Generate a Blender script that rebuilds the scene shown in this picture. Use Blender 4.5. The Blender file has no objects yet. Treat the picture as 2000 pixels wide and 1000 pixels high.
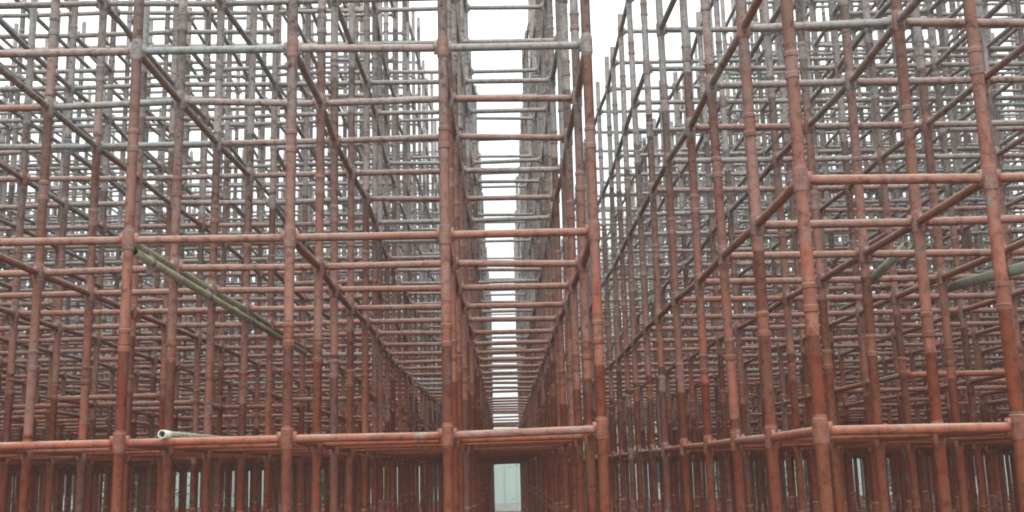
import bpy, math, random
import numpy as np
from math import sin, cos, pi, radians
from mathutils import Matrix, Vector, Euler

random.seed(7)
rng = np.random.default_rng(7)
scene = bpy.context.scene
COL = scene.collection

# ------------------------------------------------------------------ camera
EYE = 1.80                       # camera height above the ground
F_PX = 2116.2                    # focal length in pixels of the 2000 px wide photograph
PITCH, YAW, ROLL = 0.1948, -0.0123, 0.0210
cd = bpy.data.cameras.new('camera')
cam = bpy.data.objects.new('camera', cd)
COL.objects.link(cam)
cd.sensor_width = 36.0
cd.lens = 36.0 * F_PX / 2000.0
cd.clip_start = 0.05
cd.clip_end = 2000
M = Matrix.Rotation(YAW, 3, 'Z') @ Matrix.Rotation(PITCH, 3, 'X') @ Matrix.Rotation(ROLL, 3, 'Y')
R = Matrix((M.col[0], M.col[2], -M.col[1])).transposed()
cam.matrix_world = Matrix.Translation((0, 0, EYE)) @ R.to_4x4()
scene.camera = cam
MT = M.transposed()
def pix(P):
    """where a point lands in the 2000x1000 photograph, and its depth"""
    q = MT @ (Vector(P) - Vector((0, 0, EYE)))
    if q.y < 0.2: return (-9999, -9999, q.y)
    return (1000 + F_PX * q.x / q.y, 500 - F_PX * q.z / q.y, q.y)

# ------------------------------------------------------------------ world, sun, exposure
SUN_EL, SUN_AZ = radians(40), radians(182)
w = bpy.data.worlds.new('World'); scene.world = w; w.use_nodes = True
nt = w.node_tree; nt.nodes.clear()
out = nt.nodes.new('ShaderNodeOutputWorld')
bg = nt.nodes.new('ShaderNodeBackground'); bg.inputs['Strength'].default_value = 0.105
sky = nt.nodes.new('ShaderNodeTexSky'); sky.sky_type = 'NISHITA'; sky.sun_disc = False
sky.sun_elevation = SUN_EL; sky.sun_rotation = SUN_AZ
sky.dust_density = 4.0; sky.air_density = 1.0
mix = nt.nodes.new('ShaderNodeMix'); mix.data_type = 'RGBA'
mix.inputs[0].default_value = 0.86                       # a full layer of white cloud in front of the blue
mix.inputs['B'].default_value = (9.6, 10.4, 10.5, 1)
tc = nt.nodes.new('ShaderNodeTexCoord')
no = nt.nodes.new('ShaderNodeTexNoise'); no.inputs['Scale'].default_value = 2.2; no.inputs['Detail'].default_value = 4
mr = nt.nodes.new('ShaderNodeMapRange'); mr.inputs['From Min'].default_value = .3; mr.inputs['From Max'].default_value = .7
mr.inputs['To Min'].default_value = .84; mr.inputs['To Max'].default_value = .96
nt.links.new(tc.outputs['Generated'], no.inputs['Vector']); nt.links.new(no.outputs['Fac'], mr.inputs['Value'])
nt.links.new(mr.outputs['Result'], mix.inputs[0])
nt.links.new(sky.outputs['Color'], mix.inputs['A'])
# a standard overcast sky is brighter overhead than at the horizon
sx = nt.nodes.new('ShaderNodeSeparateXYZ'); nt.links.new(tc.outputs['Generated'], sx.inputs[0])
gr = nt.nodes.new('ShaderNodeMapRange'); gr.inputs['To Min'].default_value = 1.0; gr.inputs['To Max'].default_value = 2.5
nt.links.new(sx.outputs['Z'], gr.inputs['Value'])
vm = nt.nodes.new('ShaderNodeVectorMath'); vm.operation = 'SCALE'
nt.links.new(mix.outputs['Result'], vm.inputs[0]); nt.links.new(gr.outputs['Result'], vm.inputs['Scale'])
nt.links.new(vm.outputs[0], bg.inputs['Color'])
nt.links.new(bg.outputs['Background'], out.inputs['Surface'])
sd = bpy.data.lights.new('sun', 'SUN'); sd.energy = 1.5; sd.angle = radians(20); sd.color = (1, .96, .9)
so = bpy.data.objects.new('sun', sd); COL.objects.link(so)
sdir = Vector((sin(SUN_AZ) * cos(SUN_EL), cos(SUN_AZ) * cos(SUN_EL), sin(SUN_EL)))
so.rotation_euler = sdir.to_track_quat('Z', 'Y').to_euler()
so.location = (0, -5, 20)
vs = scene.view_settings
vs.view_transform = 'Standard'; vs.look = 'None'; vs.gamma = 1; vs.use_curve_mapping = False
vs.exposure = 0.0
scene.cycles.filter_width = 1.9
scene.cycles.max_bounces = 6
scene.cycles.volume_bounces = 1

# ------------------------------------------------------------------ materials
def new_mat(name):
    m = bpy.data.materials.new(name); m.use_nodes = True
    nt = m.node_tree
    return m, nt, nt.nodes, nt.links, nt.nodes['Principled BSDF']

def pipe_mat(name, c1, c2, c3, grime, rough=.62, metal=0.0, dust=.7, glare_wash=None):
    m, nt, N, L, B = new_mat(name)
    geo = N.new('ShaderNodeNewGeometry')
    oi = N.new('ShaderNodeObjectInfo')
    at = N.new('ShaderNodeAttribute'); at.attribute_name = 'member'
    ad = N.new('ShaderNodeMath'); ad.operation = 'ADD'
    L.new(oi.outputs['Random'], ad.inputs[0]); L.new(at.outputs['Fac'], ad.inputs[1])
    fr = N.new('ShaderNodeMath'); fr.operation = 'FRACT'; L.new(ad.outputs[0], fr.inputs[0])
    def noise(scale, detail, rough_=.6, vec=None):
        n = N.new('ShaderNodeTexNoise'); n.inputs['Scale'].default_value = scale
        n.inputs['Detail'].default_value = detail; n.inputs['Roughness'].default_value = rough_
        L.new(vec or geo.outputs['Position'], n.inputs['Vector']); return n.outputs['Fac']
    def ramp(fac, a, b):
        r = N.new('ShaderNodeMapRange'); r.inputs['From Min'].default_value = a; r.inputs['From Max'].default_value = b
        L.new(fac, r.inputs['Value']); return r.outputs['Result']
    def mixc(f, a, b):
        x = N.new('ShaderNodeMix'); x.data_type = 'RGBA'
        if isinstance(f, float): x.inputs[0].default_value = f
        else: L.new(f, x.inputs[0])
        for k, v in (('A', a), ('B', b)):
            if isinstance(v, tuple): x.inputs[k].default_value = v + (1,)
            else: L.new(v, x.inputs[k])
        return x.outputs['Result']
    base = mixc(fr.outputs[0], c1, c2)
    base = mixc(ramp(noise(2.2, 4), .44, .62), base, c3)                 # large worn patches along the tube
    if glare_wash:
        # sky glare painted in as ragged paler patches, the more the higher the lift
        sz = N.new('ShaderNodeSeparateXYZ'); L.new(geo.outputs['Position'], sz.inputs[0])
        for (z0, z1), col in glare_wash:
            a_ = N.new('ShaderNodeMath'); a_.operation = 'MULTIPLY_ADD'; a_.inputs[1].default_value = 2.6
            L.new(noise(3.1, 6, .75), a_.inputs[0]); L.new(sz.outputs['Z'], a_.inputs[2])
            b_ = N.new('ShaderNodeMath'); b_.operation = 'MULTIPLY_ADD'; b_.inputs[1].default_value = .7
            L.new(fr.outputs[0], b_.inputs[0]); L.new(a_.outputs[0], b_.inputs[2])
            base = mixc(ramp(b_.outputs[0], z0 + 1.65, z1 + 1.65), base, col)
    base = mixc(ramp(noise(26, 4, .75), .48, .69), base, grime)          # rust spots and splashes
    base = mixc(ramp(noise(7, 6, .8), .58, .68), base, (.23, .22, .19)) # cement splashes
    # dust lying on upward faces
    sp = N.new('ShaderNodeSeparateXYZ'); L.new(geo.outputs['Normal'], sp.inputs[0])
    up = ramp(sp.outputs['Z'], .35, .95)
    mu = N.new('ShaderNodeMath'); mu.operation = 'MULTIPLY'; L.new(up, mu.inputs[0]); L.new(ramp(noise(6, 4), .25, .65), mu.inputs[1])
    mv = N.new('ShaderNodeMath'); mv.operation = 'MULTIPLY'; L.new(mu.outputs[0], mv.inputs[0]); mv.inputs[1].default_value = dust
    base = mixc(mv.outputs[0], base, (.47, .40, .31))
    L.new(base, B.inputs['Base Color'])
    B.inputs['Roughness'].default_value = rough; B.inputs['Metallic'].default_value = metal
    bp = N.new('ShaderNodeBump'); bp.inputs['Strength'].default_value = .35; bp.inputs['Distance'].default_value = .004
    L.new(noise(60, 4), bp.inputs['Height']); L.new(bp.outputs['Normal'], B.inputs['Normal'])
    return m

GLARE_DULL, GLARE_GREY = (.31, .155, .122), (.36, .325, .315)  # tube colours washed out by sky glare, painted over the red
M_RED = pipe_mat('red_oxide_tube', (.36, .092, .048), (.25, .066, .042), (.32, .110, .060), (.12, .040, .028), glare_wash=(((2.0, 3.1), GLARE_DULL), ((3.4, 4.7), GLARE_GREY)))
M_GLARE_RED = pipe_mat('glare_dulled_red_tube', (.32, .145, .108), (.27, .140, .118), (.30, .115, .078), (.13, .07, .055), glare_wash=(((3.3, 4.6), GLARE_GREY),))  # duller red: painted glare on upper tubes, a few stray ones below
M_GREY = pipe_mat('grey_steel_glare_tube', (.34, .305, .295), (.27, .305, .305), (.33, .26, .24), (.15, .115, .10), rough=.55, metal=0, dust=.3)  # grey steel of the jacks; on upper tubes it paints the sky glare
M_OLIVE = pipe_mat('olive_tube', (.34, .31, .21), (.30, .27, .18), (.42, .39, .28), (.10, .09, .06))
M_PALE = pipe_mat('pale_green_tube', (.38, .42, .36), (.34, .38, .33), (.30, .32, .25), (.18, .17, .12))
PM = [M_RED, M_GLARE_RED, M_GREY]
M_CUP0 = pipe_mat('rusty_cup_iron', (.26, .085, .050), (.20, .070, .048), (.24, .080, .045), (.08, .035, .025), rough=.7)
M_CUP1 = pipe_mat('glare_dulled_cup_iron', (.27, .145, .12), (.23, .125, .105), (.24, .10, .075), (.10, .06, .05), rough=.7)  # cup iron with the glare of the higher lifts put into its colour
M_CUP2 = pipe_mat('grey_cup_iron', (.27, .225, .215), (.23, .22, .215), (.26, .18, .16), (.11, .09, .08), rough=.7)
PC = [M_CUP0, M_CUP1, M_CUP2]

def plain(name, c, rough=.8, c2=None, scale=6.0, bump=0.0):
    m, nt, N, L, B = new_mat(name)
    B.inputs['Roughness'].default_value = rough
    geo = N.new('ShaderNodeNewGeometry')
    n = N.new('ShaderNodeTexNoise'); n.inputs['Scale'].default_value = scale; n.inputs['Detail'].default_value = 6
    L.new(geo.outputs['Position'], n.inputs['Vector'])
    r = N.new('ShaderNodeMapRange'); r.inputs['From Min'].default_value = .35; r.inputs['From Max'].default_value = .65
    L.new(n.outputs['Fac'], r.inputs['Value'])
    x = N.new('ShaderNodeMix'); x.data_type = 'RGBA'; L.new(r.outputs['Result'], x.inputs[0])
    x.inputs['A'].default_value = c + (1,); x.inputs['B'].default_value = (c2 or tuple(v * .8 for v in c)) + (1,)
    L.new(x.outputs['Result'], B.inputs['Base Color'])
    if bump:
        b = N.new('ShaderNodeBump'); b.inputs['Strength'].default_value = bump; b.inputs['Distance'].default_value = .05
        L.new(n.outputs['Fac'], b.inputs['Height']); L.new(b.outputs['Normal'], B.inputs['Normal'])
    return m
M_WHITE = plain('white_paint', (.75, .75, .68), .6, (.62, .62, .55), 20)
M_GROUND = plain('dusty_concrete_ground', (.13, .105, .08), .9, (.085, .068, .05), .8, .5)
M_WALL = plain('pale_teal_plaster', (.36, .47, .44), .8, (.46, .56, .53), .5)
M_WALL2 = plain('teal_batten_paint', (.30, .40, .37), .8, (.40, .50, .47), .7)
M_TRIM = plain('grey_concrete_trim', (.42, .42, .40), .85)
M_BARK = plain('bark', (.10, .075, .05), .9, (.06, .045, .03), 9, .6)
M_LEAF = plain('dark_leaves', (.045, .075, .03), .6, (.075, .11, .045), 1.5)
M_LEAF2 = plain('olive_leaves', (.07, .10, .045), .6, (.05, .075, .035), 1.5)
mg, _nt, N_, L_, B_ = new_mat('window_glass'); B_.inputs['Base Color'].default_value = (.03, .045, .05, 1); B_.inputs['Roughness'].default_value = .08
M_GLASS = mg

# ------------------------------------------------------------------ mesh helpers
def mesh_of(name, V, F, mats=(), mi=None, smooth=True, member=None):
    me = bpy.data.meshes.new(name)
    me.from_pydata([tuple(v) for v in V], [], F)
    for m in mats: me.materials.append(m)
    if mi is not None: me.polygons.foreach_set('material_index', mi)
    if smooth: me.polygons.foreach_set('use_smooth', [True] * len(me.polygons))
    me.update()
    return me

def joined(name, template, mats4, mat_idx, mats, smooth=True):
    """one mesh out of many placed copies of a template (verts, faces all quads)"""
    V, F = template
    V = np.asarray(V, float); F = np.asarray(F, int)
    n = len(mats4)
    A = np.asarray([[list(r) for r in m] for m in mats4])
    Vh = np.c_[V, np.ones(len(V))]
    allv = np.einsum('nij,vj->nvi', A, Vh)[:, :, :3].reshape(-1, 3)
    allf = (F[None] + (np.arange(n) * len(V))[:, None, None]).reshape(-1, F.shape[1])
    me = bpy.data.meshes.new(name)
    me.vertices.add(len(allv)); me.vertices.foreach_set('co', allv.ravel())
    me.loops.add(allf.size); me.loops.foreach_set('vertex_index', allf.ravel())
    me.polygons.add(len(allf)); me.polygons.foreach_set('loop_start', np.arange(len(allf)) * F.shape[1])
    for m in mats: me.materials.append(m)
    me.polygons.foreach_set('material_index', np.repeat(np.asarray(mat_idx), len(F)))
    if smooth: me.polygons.foreach_set('use_smooth', np.ones(len(allf), bool))
    a = me.attributes.new('member', 'FLOAT', 'POINT')
    a.data.foreach_set('value', np.repeat(rng.random(n), len(V)))
    me.update(calc_edges=True)
    return me

def lathe(profile, n, closed=True):
    """profile of (r, z) rings, quads only; ends left open unless r is tiny"""
    V, F = [], []
    for r, z in profile:
        for k in range(n):
            a = 2 * pi * k / n
            V.append((r * cos(a), r * sin(a), z))
    for i in range(len(profile) - 1):
        for k in range(n):
            a, b = i * n + k, i * n + (k + 1) % n
            F.append((a, b, b + n, a + n))
    return V, F

def merge(*parts):
    V, F = [], []
    for v, f in parts:
        o = len(V); V += list(v); F += [tuple(i + o for i in q) for q in f]
    return V, F

def box(x0, x1, y0, y1, z0, z1):
    V = [(x0, y0, z0), (x1, y0, z0), (x1, y1, z0), (x0, y1, z0), (x0, y0, z1), (x1, y0, z1), (x1, y1, z1), (x0, y1, z1)]
    F = [(0, 3, 2, 1), (4, 5, 6, 7), (0, 1, 5, 4), (1, 2, 6, 5), (2, 3, 7, 6), (3, 0, 4, 7)]
    return V, F

def link(name, data, parent=None, loc=None, rot=None, mat=None, **props):
    o = bpy.data.objects.new(name, data); COL.objects.link(o)
    if parent: o.parent = parent
    if mat is not None: o.matrix_basis = mat
    if loc is not None: o.location = loc
    if rot is not None: o.rotation_euler = rot
    for k, v in props.items(): o[k] = v
    return o

# ------------------------------------------------------------------ the ground, hillless horizon
G = 260
gv, gf = [], []
n = 40
for i in range(n + 1):
    for j in range(n + 1):
        x = -G + 2 * G * i / n; y = -60 + (G + 60) * 1.6 * j / n
        gv.append((x, y, 0))
for i in range(n):
    for j in range(n):
        a = i * (n + 1) + j
        gf.append((a, a + n + 1, a + n + 2, a + 1))
link('ground', mesh_of('ground', gv, gf, [M_GROUND]), kind='structure')

# ------------------------------------------------------------------ scaffolding system
RS = .0255      # standard radius
RL = .0205      # ledger radius
def z_abs(z): return z + EYE

def tube_tpl(r, n=10, l0=0., l1=1.):
    # along +Z
    return lathe([(0.0005, l0), (r, l0), (r, l1), (0.0005, l1)], n)
def ledger_tpl(n=8):
    # along +X, nominal length 1 scaled; blades at the ends
    V, F = lathe([(.0005, .045), (RL * .9, .045), (RL, .075), (RL, .925), (RL * .9, .955), (.0005, .955)], n)
    V = [(z, x, y) for x, y, z in V]
    b1 = box(.022, .060, -.007, .007, -.034, .036)
    b2 = box(.940, .978, -.007, .007, -.034, .036)
    return merge((V, F), b1, b2)
def joint_tpl(n=10):
    # fixed lower cup, waist with the blades, upper locking cup with its lug, one sleeve
    w = RS + .0012
    sl = lathe([(RS, -.060), (.028, -.050), (.0305, -.048), (.0315, -.012), (w + .004, -.011), (w + .004, .013), (.0315, .016), (.0305, .046), (.0275, .048), (RS, .062)], n)
    return sl
def ring_tpl(n=10):
    # cup without ledgers: fixed lower one and the loose upper cup slid a little above it
    w = RS + .0012
    return lathe([(RS, -.020), (.0265, -.014), (.0300, -.012), (.0300, .010), (w, .017), (w, .080), (.0300, .083), (.0300, .100), (.0260, .104), (RS, .114)], n)

STD_H = 2.0     # tube length: a standard is a stack of tubes on spigots
def std_tpl(h, n=10, off=0.):
    """verts, faces, section index per face for a standard of height h (from its own base)"""
    V, F, S = [], [], []
    z = 0; s = 0
    while z < h - .01:
        z1 = min(h, z + (STD_H if s else 2.35 + off))
        prof = [(RS, z), (RS, z1 - .012)]
        if z1 < h - .01: prof += [(RS + .0035, z1 - .010), (RS + .0035, z1 + .0)]
        else: prof += [(RS, z1), (RS * .82, z1), (RS * .82, z1 - .12)]
        v, f = lathe(prof, n)
        o = len(V); V += v; F += [tuple(i + o for i in q) for q in f]; S += [s] * len(f)
        z = z1; s += 1
    return V, F, S
_std = {}
def std_mesh(h, off):
    k = (round(h * 5) / 5, off)
    if k not in _std:
        V, F, S = std_tpl(k[0], 12, off)
        me = mesh_of('standard', V, F, [M_RED, M_GLARE_RED, M_GREY, M_GREY, M_GREY], S)
        _std[k] = me
    return _std[k], k

def tone(z, prefer=None):
    """which tube colour a member gets: red oxide below, more painted-in sky glare above"""
    u = random.random()
    if z < .7: return 0 if u < .93 else 1
    if z < 1.7: return 0 if u < .6 else (1 if u < .98 else 2)
    if z < 2.6: return 0 if u < .2 else (1 if u < .75 else 2)
    return 1 if u < .3 else 2

BAY = 0.80
LEVELS = [-.829 + k for k in range(0, 8)]        # ledger heights relative to the eye

def lead_matrix(P, Q):
    """ledger from P to Q: local +X along PQ, scaled to the distance"""
    P = Vector(P); Q = Vector(Q); d = Q - P; L = d.length; x = d / L
    up = Vector((0, 0, 1)); y = up.cross(x).normalized(); z = x.cross(y)
    m = Matrix((x * L, y, z)).transposed().to_4x4(); m.translation = P
    return m

def in_view(P, mx=40):
    x, y, d = pix(P)
    return d > 0 and -mx < x < 2000 + mx and -mx < y < 1000 + mx

def build_scaffold(name, label, cat, group, xs, d0, nrow, zoff, top, dz3, skip, special):
    """xs: x of each column (eye-relative), rows every BAY from d0; zoff: shift of all levels"""
    cx = sum(xs) / len(xs)
    root = link(name, None, loc=(xs[0] if abs(xs[0]) < abs(xs[-1]) else xs[-1], d0, 0), label=label, category=cat)
    if group: root['group'] = group
    inv = Matrix.Translation(-Vector(root.location))
    KX = -.0042
    nodes = {}
    stds = []
    for i, X in enumerate(xs):
        drift = 0.
        for n_ in range(nrow):
            first = n_ == 0
            if n_ > 1 and i > 1: drift += random.gauss(0, .014)
            jx = 0 if n_ < 1 else random.gauss(0, .007) + drift; jy = 0 if first else random.gauss(0, .008)
            lx = KX + (0 if first else random.gauss(0, .0034)); ly = random.gauss(0, .003)
            Y = d0 + n_ * BAY + jy
            h = top(i, n_)
            def at(z, X=X, jx=jx, lx=lx, Y=Y, ly=ly): return Vector((X + jx + lx * z, Y + ly * z, z_abs(z)))
            lv = []
            for k, z in enumerate(LEVELS):
                zz = z + zoff + dz3(i, n_, k) + random.gauss(0, .0025 if n_ == 0 or k == 1 else .006)
                if zz < h - .12: lv.append((k, zz))
                if n_ > 3 and i > 1 and .3 < zz + .46 < h - .2: lv.append((k + .5, zz + .46))
            nodes[i, n_] = (at, dict(lv), h)
            stds.append((i, n_))
    # ---- standards
    tpl_j, tpl_r = joint_tpl(14), ring_tpl(14)
    me_j = mesh_of('cup_joint', *tpl_j, [M_RED], smooth=False); me_r = mesh_of('cup_ring', *tpl_r, [M_RED], smooth=False)
    vis = [s for s in stds if any(in_view(nodes[s][0](z)) for z in np.arange(-.5, nodes[s][2], .25))]
    vis.sort(key=lambda s: (nodes[s][0](0) - Vector((0, 0, EYE))).length)
    named = set(vis[:300])
    sobj = {}
    rest = {}
    cups = []
    for s in stds:
        at, lv, h = nodes[s]
        P, T = at(-EYE + .10), at(h)
        off = random.choice((-.4, -.15, .1, .35))
        if s in special: off = {0: -.15, 1: .05, 2: .02, 3: .0}.get(s[0], 0)
        me, hh = std_mesh((T - P).length, off)
        z = (T - P).normalized(); x = Vector((0, 1, 0)).cross(z).normalized(); y = z.cross(x)
        rot = Matrix((x, y, z)).transposed().to_4x4()
        m = Matrix.Translation(P) @ rot @ Matrix.Rotation(random.random() * 6.28, 4, 'Z')
        secs = [0 if random.random() < .9 else 1]
        zc = -EYE + .1 + 2.35 + off
        while len(secs) < 5:
            u = random.random(); k_ = len(secs)
            secs.append((0 if u < .8 else 1) if k_ == 1 else (1 if u < .6 else 2)); zc += STD_H  # upper sections more often get the tones that stand for glare
        if s in special: secs = special[s]
        if s in named:
            o = link('standard', me, root, mat=inv @ m)
            for k, sl in enumerate(o.material_slots):
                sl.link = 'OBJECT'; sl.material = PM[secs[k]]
            sobj[s] = (o, m)
        else:
            rest.setdefault(hh, []).append((m, secs))
        sec_of = lambda z, secs=secs, zs=.65 + off: secs[0 if z < zs else (1 if z < zs + 2 else 2)]
        cup_of = lambda z: sec_of(z) if z < .9 else (1 if z < 1.9 + random.random() * .5 else 2)  # cups pale with height to match the glare painted on the tubes
        for k, zz in lv.items():
            if k % 1: continue
            cups.append((s, 0, Matrix.Translation(at(zz)) @ rot @ Matrix.Rotation(random.choice((0, 1, 2, 3)) * pi / 2 + .5, 4, 'Z'), cup_of(zz), at(zz)))
            zr = zz + .455 + random.gauss(0, .012)
            if zr < h - .15: cups.append((s, 1, Matrix.Translation(at(zr)) @ rot @ Matrix.Rotation(random.random() * 6, 4, 'Z'), cup_of(zr), at(zr)))
    for hh, lst in rest.items():
        pass
    if rest:
        # the standards too far off to pick apart: one mesh
        V, F, MI = [], [], []
        for hh, lst in rest.items():
            v0, f0, s0 = std_tpl(hh[0], 8, hh[1])
            for m, secs in lst:
                o = len(V); V += [tuple(m @ Vector(v)) for v in v0]; F += [tuple(i + o for i in q) for q in f0]; MI += [secs[s] for s in s0]
        me = mesh_of('far_standards', V, F, PM, MI)
        link('far_standards', me, root, mat=inv.copy(), kind='stuff')
    # ---- cups: the 300 largest in view as sub-parts of their standard, the others joined
    def key(c):
        return pix(c[4])[2] + (0 if in_view(c[4], 10) else 1000)
    cups.sort(key=key)
    far = {0: [], 1: []}
    cnt = 0
    for c in cups:
        if cnt < 300 and c[0] in sobj:
            o, m = sobj[c[0]]
            q = link('cup_joint' if c[1] == 0 else 'cup_ring', me_j if c[1] == 0 else me_r, o, mat=m.inverted() @ c[2])
            q.material_slots[0].link = 'OBJECT'; q.material_slots[0].material = PC[c[3]]
            cnt += 1
        else: far[c[1]].append(c)
    for kk, tp, nm in ((0, joint_tpl(7), 'far_cup_joints'), (1, ring_tpl(7), 'far_cup_rings')):
        link(nm, joined(nm, tp, [c[2] for c in far[kk]], [c[3] for c in far[kk]], PC, False), root, mat=inv.copy(), kind='stuff')
    # ---- base plates under the nearest standards, the others joined
    bp = merge(box(-.075, .075, -.075, .075, 0.002, .010), lathe([(.019, .010), (.019, .17)], 8), lathe([(.019, .075), (.05, .078), (.05, .094), (.019, .098)], 8))
    me_b = mesh_of('base_jack', *bp, [M_GREY], smooth=False)
    fb = []
    for s in stds:
        at = nodes[s][0]; P = at(-EYE)
        if s in named and len([1 for _ in ()]) == 0 and s[1] < 4 and s in vis[:60]:
            o, m = sobj[s]
            link('base_jack', me_b, o, mat=m.inverted() @ Matrix.Translation(P))
        else: fb.append(Matrix.Translation(P))
    link('far_base_jacks', joined('far_base_jacks', bp, fb, [0] * len(fb), [M_GREY], False), root, mat=inv.copy(), kind='stuff')
    # ---- ledgers (across) and transoms (in depth)
    tl = ledger_tpl(10); me_l = mesh_of('ledger', *tl, [M_RED]); me_t = mesh_of('transom', *tl, [M_RED])
    tf = ledger_tpl(7)
    for nm, di, dn, me in (('ledger', 1, 0, me_l), ('transom', 0, 1, me_t)):
        mem = []
        for (i, n_) in stds:
            b = (i + di, n_ + dn)
            if b not in nodes: continue
            A, lva, _ = nodes[i, n_]; Bf, lvb, _ = nodes[b]
            for k in lva:
                if k not in lvb or skip(nm, i, n_, k) or (k % 1 and random.random() > (.45 if n_ < 8 else .75 if di else .3)): continue
                P, Q = A(lva[k]), Bf(lvb[k])
                mid = (P + Q) / 2
                tn = tone(lva[k])
                mat_ = special.get((nm, i, n_, k))
                v = in_view(mid, 10) or in_view(P, 0) or in_view(Q, 0)
                mem.append((pix(mid)[2] + (0 if v else 1000), lead_matrix(P, Q), tn, mat_))
        mem.sort(key=lambda t: t[0])
        for d_, m, tn, mt in mem[:300]:
            o = link(nm, me, root, mat=inv @ m)
            o.material_slots[0].link = 'OBJECT'; o.material_slots[0].material = mt or PM[tn]
        f = mem[300:]
        link('far_' + nm + 's', joined('far_' + nm + 's', tf, [t[1] for t in f], [t[2] for t in f], PM), root, mat=inv.copy(), kind='stuff')
    return root, nodes

# left scaffold: columns D, C, B, A then on to the left
xl = [.488, -.264, -1.044, -1.854] + [-1.854 - .80 * k for k in range(1, 17)]
def top_l(i, n_):
    if i == 0: return (4.45 if n_ < 4 else 6.3) + random.uniform(-.15, .25)
    if i == 1: return 4.50 + random.uniform(-.15, .5)
    if i == 2: return (4.45 if n_ < 5 else 5.45 if n_ < 9 else 6.45) + random.uniform(-.2, .4)
    return (4.45 if n_ < 4 else 5.45 if i > 4 or n_ < 8 else 6.45) + random.uniform(-.2, .4)
def dz_l(i, n_, k):
    # the first lift of ledgers falls away to the left
    return {0: 0.012, 1: 0, 2: -.004, 3: -.006}.get(i, -.008 - .003 * (i - 3)) if k == 1 else 0
def skip_r(nm, i, n_, k):
    return random.random() < (.02 if n_ < 7 else .09) and n_ > 1
def skip_l(nm, i, n_, k):
    u = random.random()
    if nm == 'ledger' and i == 0 and (k == 0 and n_ > 15 or k > 1 and n_ > 11 and u < .3): return True
    return u < (.02 if n_ < 7 else .09) and not (n_ < 2 and i < 4)
sp_l = {(3, 0): [0, 0, 1, 2, 2], (2, 0): [0, 0, 1, 2, 2], (1, 0): [0, 0, 1, 2, 2], (0, 0): [0, 0, 1, 2, 2]}
for q in range(0, 4): sp_l[('transom', 3, q, 2)] = M_OLIVE
left, nl = build_scaffold('scaffold', 'large rust red tube scaffold with an open passage through its rightmost bay',
    'scaffold', 'cup jointed tube scaffolds', xl, 5.343, 32, 0, top_l, dz_l, skip_l, sp_l)

# right scaffold, one bay nearer
xr = [1.233, 2.002] + [2.002 + .785 * k for k in range(1, 14)]
def top_r(i, n_): return 4.38 + random.uniform(-.1, .4) + (0 if i < 2 or n_ < 3 else (1 if i < 3 else (2 if n_ < 6 else 3)))
sp_r = {(0, 0): [0, 0, 1, 2, 2], (1, 0): [0, 0, 1, 2, 2]}
right, nr = build_scaffold('scaffold', 'nearer rust red tube scaffold on the right, beyond the white gap of sky',
    'scaffold', 'cup jointed tube scaffolds', xr, 4.235, 33, -.047, top_r, lambda i, n_, k: 0, skip_r, sp_r)

# ------------------------------------------------------------------ loose tubes lying in the frames
def loose_tube(P, Q, r, mat, label, cat='pipe', group=None):
    P, Q = Vector(P), Vector(Q); L = (Q - P).length
    V, F = lathe([(r * .84, .30), (r * .84, 0), (r, 0), (r, L), (r * .84, L), (r * .84, L - .3)], 16)
    z = (Q - P).normalized(); x = Vector((0, 0, 1)).cross(z).normalized(); y = z.cross(x)
    m = Matrix((x, y, z)).transposed().to_4x4(); m.translation = P
    o = link('loose_pipe', mesh_of('loose_pipe', V, F, [mat]), mat=m, label=label, category=cat)
    if group: o['group'] = group
    return o
def unpix(x, y, d):
    """a point of the place seen at a pixel, d metres away along the view axis"""
    return M @ Vector(((x - 1000) / F_PX * d, d, (500 - y) / F_PX * d)) + Vector((0, 0, EYE))

exec_later = []
zt = z_abs(LEVELS[1])
# pale ended pipe resting on the first lift of ledgers, its open end to the camera
a0 = unpix(316, 848, 5.2)
pipe1 = loose_tube(a0, (a0.x + .10, a0.y + 1.05, a0.z - .005), .0185, M_OLIVE, 'short pale pipe with its open end facing out, lying on the lowest left ledgers')
band = lathe([(.0160, .0), (.0205, -.002), (.0205, .085), (.0188, .088)], 16)
link('end_band', mesh_of('end_band', *band, [M_WHITE]), pipe1)
b0 = unpix(262, 492, 5.45)
pipe2 = loose_tube(b0, (b0.x + .035, b0.y + 4.6, b0.z - .02), .022, M_OLIVE, 'long olive pipe clamped under a receding tube in the middle of the left scaffold')
cl = merge(lathe([(.0225, -.02), (.029, -.018), (.029, .018), (.0225, .02)], 12), box(-.07, -.020, -.014, .014, -.018, .018), box(.026, .045, -.009, .009, -.010, .010))
me_c = mesh_of('coupler', *cl, [M_CUP2], smooth=False)
for zc in (.25, 1.35, 2.5, 4.0): link('coupler', me_c, pipe2, loc=(0, 0, zc), rot=(0, 0, radians(90)))
c0 = unpix(2040, 512, 5.6); c1 = unpix(1850, 562, 6.9)
loose_tube(c0, c1, .032, M_PALE, 'thick pale green pipe sloping down behind the rightmost post')
d0_ = unpix(1772, 478, 6.1); d1_ = unpix(1702, 548, 6.6)
loose_tube(d0_, d1_, .026, M_PALE, 'pale green pipe stub leaning between two right scaffold posts')

# ------------------------------------------------------------------ damp dusty air
mh = bpy.data.materials.new('haze'); mh.use_nodes = True
mh.node_tree.nodes.clear()
ho = mh.node_tree.nodes.new('ShaderNodeOutputMaterial'); hv = mh.node_tree.nodes.new('ShaderNodeVolumePrincipled')
hv.inputs['Color'].default_value = (.93, .95, .96, 1); hv.inputs['Density'].default_value = .0024
mh.node_tree.links.new(hv.outputs['Volume'], ho.inputs['Volume'])
link('haze', mesh_of('haze', *box(-75, 75, -12, 75, -1, 11.5), [mh], smooth=False), kind='stuff')

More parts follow.
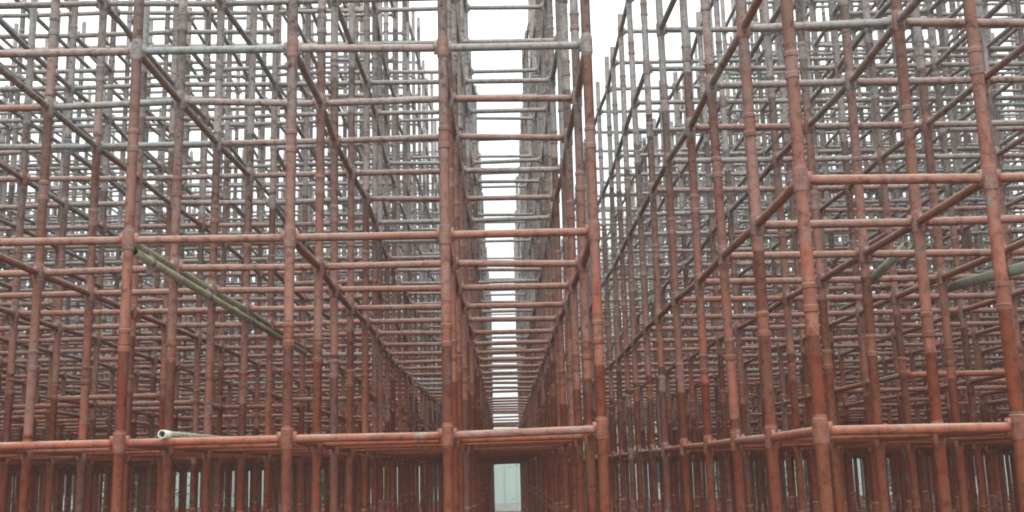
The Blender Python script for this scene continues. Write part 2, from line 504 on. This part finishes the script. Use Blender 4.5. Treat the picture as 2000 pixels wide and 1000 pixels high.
# ------------------------------------------------------------------ building behind
def building(x0, x1, y0, y1, h, label):
    root = link('building', None, loc=((x0 + x1) / 2, y0, 0), label=label, category='building')
    inv = Matrix.Translation(-Vector(root.location))
    def part(nm, tp, mt, par=root, smooth=False):
        o = link(nm, mesh_of(nm, *tp, [mt], smooth=smooth), par)
        o.matrix_basis = inv.copy() if par is root else Matrix.Identity(4)
        return o
    part('wall', box(x0, x1, y0, y1, 0, h), M_WALL)
    part('parapet', box(x0 - .2, x1 + .2, y0 - .2, y1 + .2, h + .003, h + .35), M_TRIM)
    part('plinth', box(x0 - .06, x1 + .06, y0 - .06, y1 + .06, 0, .35), M_TRIM)
    bt = mesh_of('batten', *box(-.035, .035, -.05, -.002, .36, h - .01), [M_WALL2], smooth=False)
    x = x0 + .3
    while x < x1:
        o = link('batten', bt, root); o.location = (x - root.location.x, 0, 0); x += .56
    x = x0 + 2.2
    while x < x1 - 3:
        for zb in (1.0, 4.0):
            if zb + 1.6 > h: continue
            if abs(x + .7) > 1.0:
                f = part('window', merge(box(x, x + 1.5, y0 - .08, y0 - .002, zb, zb + .09), box(x, x + 1.5, y0 - .08, y0 - .002, zb + 1.31, zb + 1.4),
                     box(x, x + .09, y0 - .08, y0 - .002, zb + .09, zb + 1.31), box(x + 1.41, x + 1.5, y0 - .08, y0 - .002, zb + .09, zb + 1.31),
                     box(x + .72, x + .78, y0 - .07, y0 - .002, zb + .09, zb + 1.31)), M_TRIM)
                part('pane', box(x + .09, x + 1.41, y0 - .03, y0 - .004, zb + .09, zb + 1.31), M_GLASS, f)
        x += 3.4
    return root
building(-26, 24, 50, 60, 3.3, 'long pale teal building at the far end of the passage')

# ------------------------------------------------------------------ trees behind
def tree_meshes(seed, h, cr, zb):
    r = random.Random(seed)
    V, F = [], []
    def limb(P, Q, r0, r1):
        P, Q = Vector(P), Vector(Q); z = (Q - P).normalized(); x = z.orthogonal().normalized(); y = z.cross(x); n = 7; o = len(V)
        for c, rr in ((P, r0), (Q, r1)):
            for k in range(n): a = 2 * pi * k / n; V.append(tuple(c + x * (rr * cos(a)) + y * (rr * sin(a))))
        for k in range(n): F.append((o + k, o + (k + 1) % n, o + n + (k + 1) % n, o + n + k))
    p = Vector((0, 0, 0)); rad = .2; pts = [p]
    for k in range(5):
        q = p + Vector((r.uniform(-.25, .25), r.uniform(-.25, .25), h * .14)); limb(p, q, rad, rad * .82); p = q; rad *= .82; pts.append(p)
    ends = []
    for k in range(16):
        b = pts[r.randint(2, 5)]; a = r.random() * 6.28; rr = cr * r.uniform(.4, .95)
        e = Vector((cos(a) * rr, sin(a) * rr, zb + (h - zb) * r.uniform(.15, .95))); m_ = (b + e) / 2 + Vector((0, 0, .3))
        limb(b, m_, .07, .045); limb(m_, e, .045, .015); ends += [e, m_ * .3 + e * .7]
    trunk = (V, F)
    LV, LF = [], []
    for k in range(9000):
        c = r.choice(ends); s = cr * .3
        P = c + Vector((r.gauss(0, s), r.gauss(0, s), r.gauss(0, s * .7)))
        if P.z < zb: continue
        u = Vector((r.gauss(0, 1), r.gauss(0, 1), r.gauss(0, 1))).normalized(); v = u.orthogonal().normalized(); w_ = u.cross(v); L = r.uniform(.07, .13)
        o = len(LV); LV += [tuple(P), tuple(P + v * L * .5 + w_ * L * .45), tuple(P + v * L), tuple(P + v * L * .5 - w_ * L * .45)]; LF.append((o, o + 1, o + 2, o + 3))
    return trunk, (LV, LF)
variants = []
for k, (h, cr, zb) in enumerate(((7.0, 2.4, 2.6), (6.2, 2.2, 2.4), (8.0, 2.7, 2.8))):
    t, l = tree_meshes(50 + k, h, cr, zb)
    variants.append((mesh_of('trunk', *t, [M_BARK]), mesh_of('crown', *l, [M_LEAF if k != 1 else M_LEAF2], smooth=False)))
tx = [-20.5, -17, -13.6, -10.4, -8.0, -5.6, 6.2, 8.9, 11.4, 14.8, 18.5, 22]
words = ['leftmost', 'second from the left', 'third from the left', 'fourth from the left', 'fifth from the left', 'nearest on the left to the passage',
         'nearest on the right to the passage', 'second right of the passage', 'third right of the passage', 'fourth right of the passage', 'second from the far right', 'rightmost']
for k, x in enumerate(tx):
    v = variants[k % 3]
    t = link('tree', v[0], loc=(x, 41 + random.uniform(-1.5, 2.5), 0), rot=(0, 0, random.random() * 6), label='dark leafy tree behind the scaffolds, ' + words[k],
             category='tree', group='trees behind the scaffolds')
    link('crown', v[1], t)
    t.scale = (random.uniform(.9, 1.15),) * 3

# shrubs in front of the trees
def shrub_meshes(seed):
    r = random.Random(seed); V, F, LV, LF = [], [], [], []
    for k in range(9):
        a = r.random() * 6.28; e = Vector((cos(a) * r.uniform(.3, 1.2), sin(a) * r.uniform(.2, .6), r.uniform(1.2, 2.4))); n = 5; o = len(V)
        for c, rr in ((Vector((cos(a) * .1, sin(a) * .1, 0)), .04), (e, .012)):
            for q in range(n): b = 2 * pi * q / n; V.append((c.x + rr * cos(b), c.y + rr * sin(b), c.z))
        for q in range(n): F.append((o + q, o + (q + 1) % n, o + n + (q + 1) % n, o + n + q))
    for k in range(5200):
        P = Vector((r.gauss(0, .62), r.gauss(0, .4), r.uniform(.05, 1) ** .8 * (2.5 + .4 * sin(k))))
        u = Vector((r.gauss(0, 1), r.gauss(0, 1), r.gauss(0, 1))).normalized(); v = u.orthogonal().normalized(); w_ = u.cross(v); L = r.uniform(.07, .14)
        o = len(LV); LV += [tuple(P), tuple(P + v * L * .5 + w_ * L * .45), tuple(P + v * L), tuple(P + v * L * .5 - w_ * L * .45)]; LF.append((o, o + 1, o + 2, o + 3))
    return mesh_of('stems', V, F, [M_BARK]), mesh_of('foliage', LV, LF, [M_LEAF2 if seed % 2 else M_LEAF], smooth=False)
sh = [shrub_meshes(k) for k in (5, 8)]
ORD = ['first', 'second', 'third', 'fourth', 'fifth', 'sixth', 'seventh', 'eighth', 'ninth', 'tenth', 'eleventh', 'twelfth', 'thirteenth', 'fourteenth']
place = lambda q: ORD[q] + ' counted from the left'
kl = 0
k = 0
for x0, x1 in ((-19.5, -2.4), (2.9, 20)):
    x = x0; kl = k
    while x < x1:
        a, b = sh[k % 2]
        t = link('shrub', a, loc=(x, 38.2 + random.uniform(-.5, .5), 0), rot=(0, 0, random.uniform(-.3, .3)), category='shrub', group='shrubs behind the scaffolds',
                 label='dark leafy shrub half hidden behind the ' + ('left' if x0 < 0 else 'right') + ' scaffold, ' + place(k if x0 < 0 else k - kl))
        t.scale = (random.uniform(.9, 1.2), 1, random.uniform(.8, 1.15))
        link('foliage', b, t)
        x += random.uniform(5.0, 7.5); k += 1
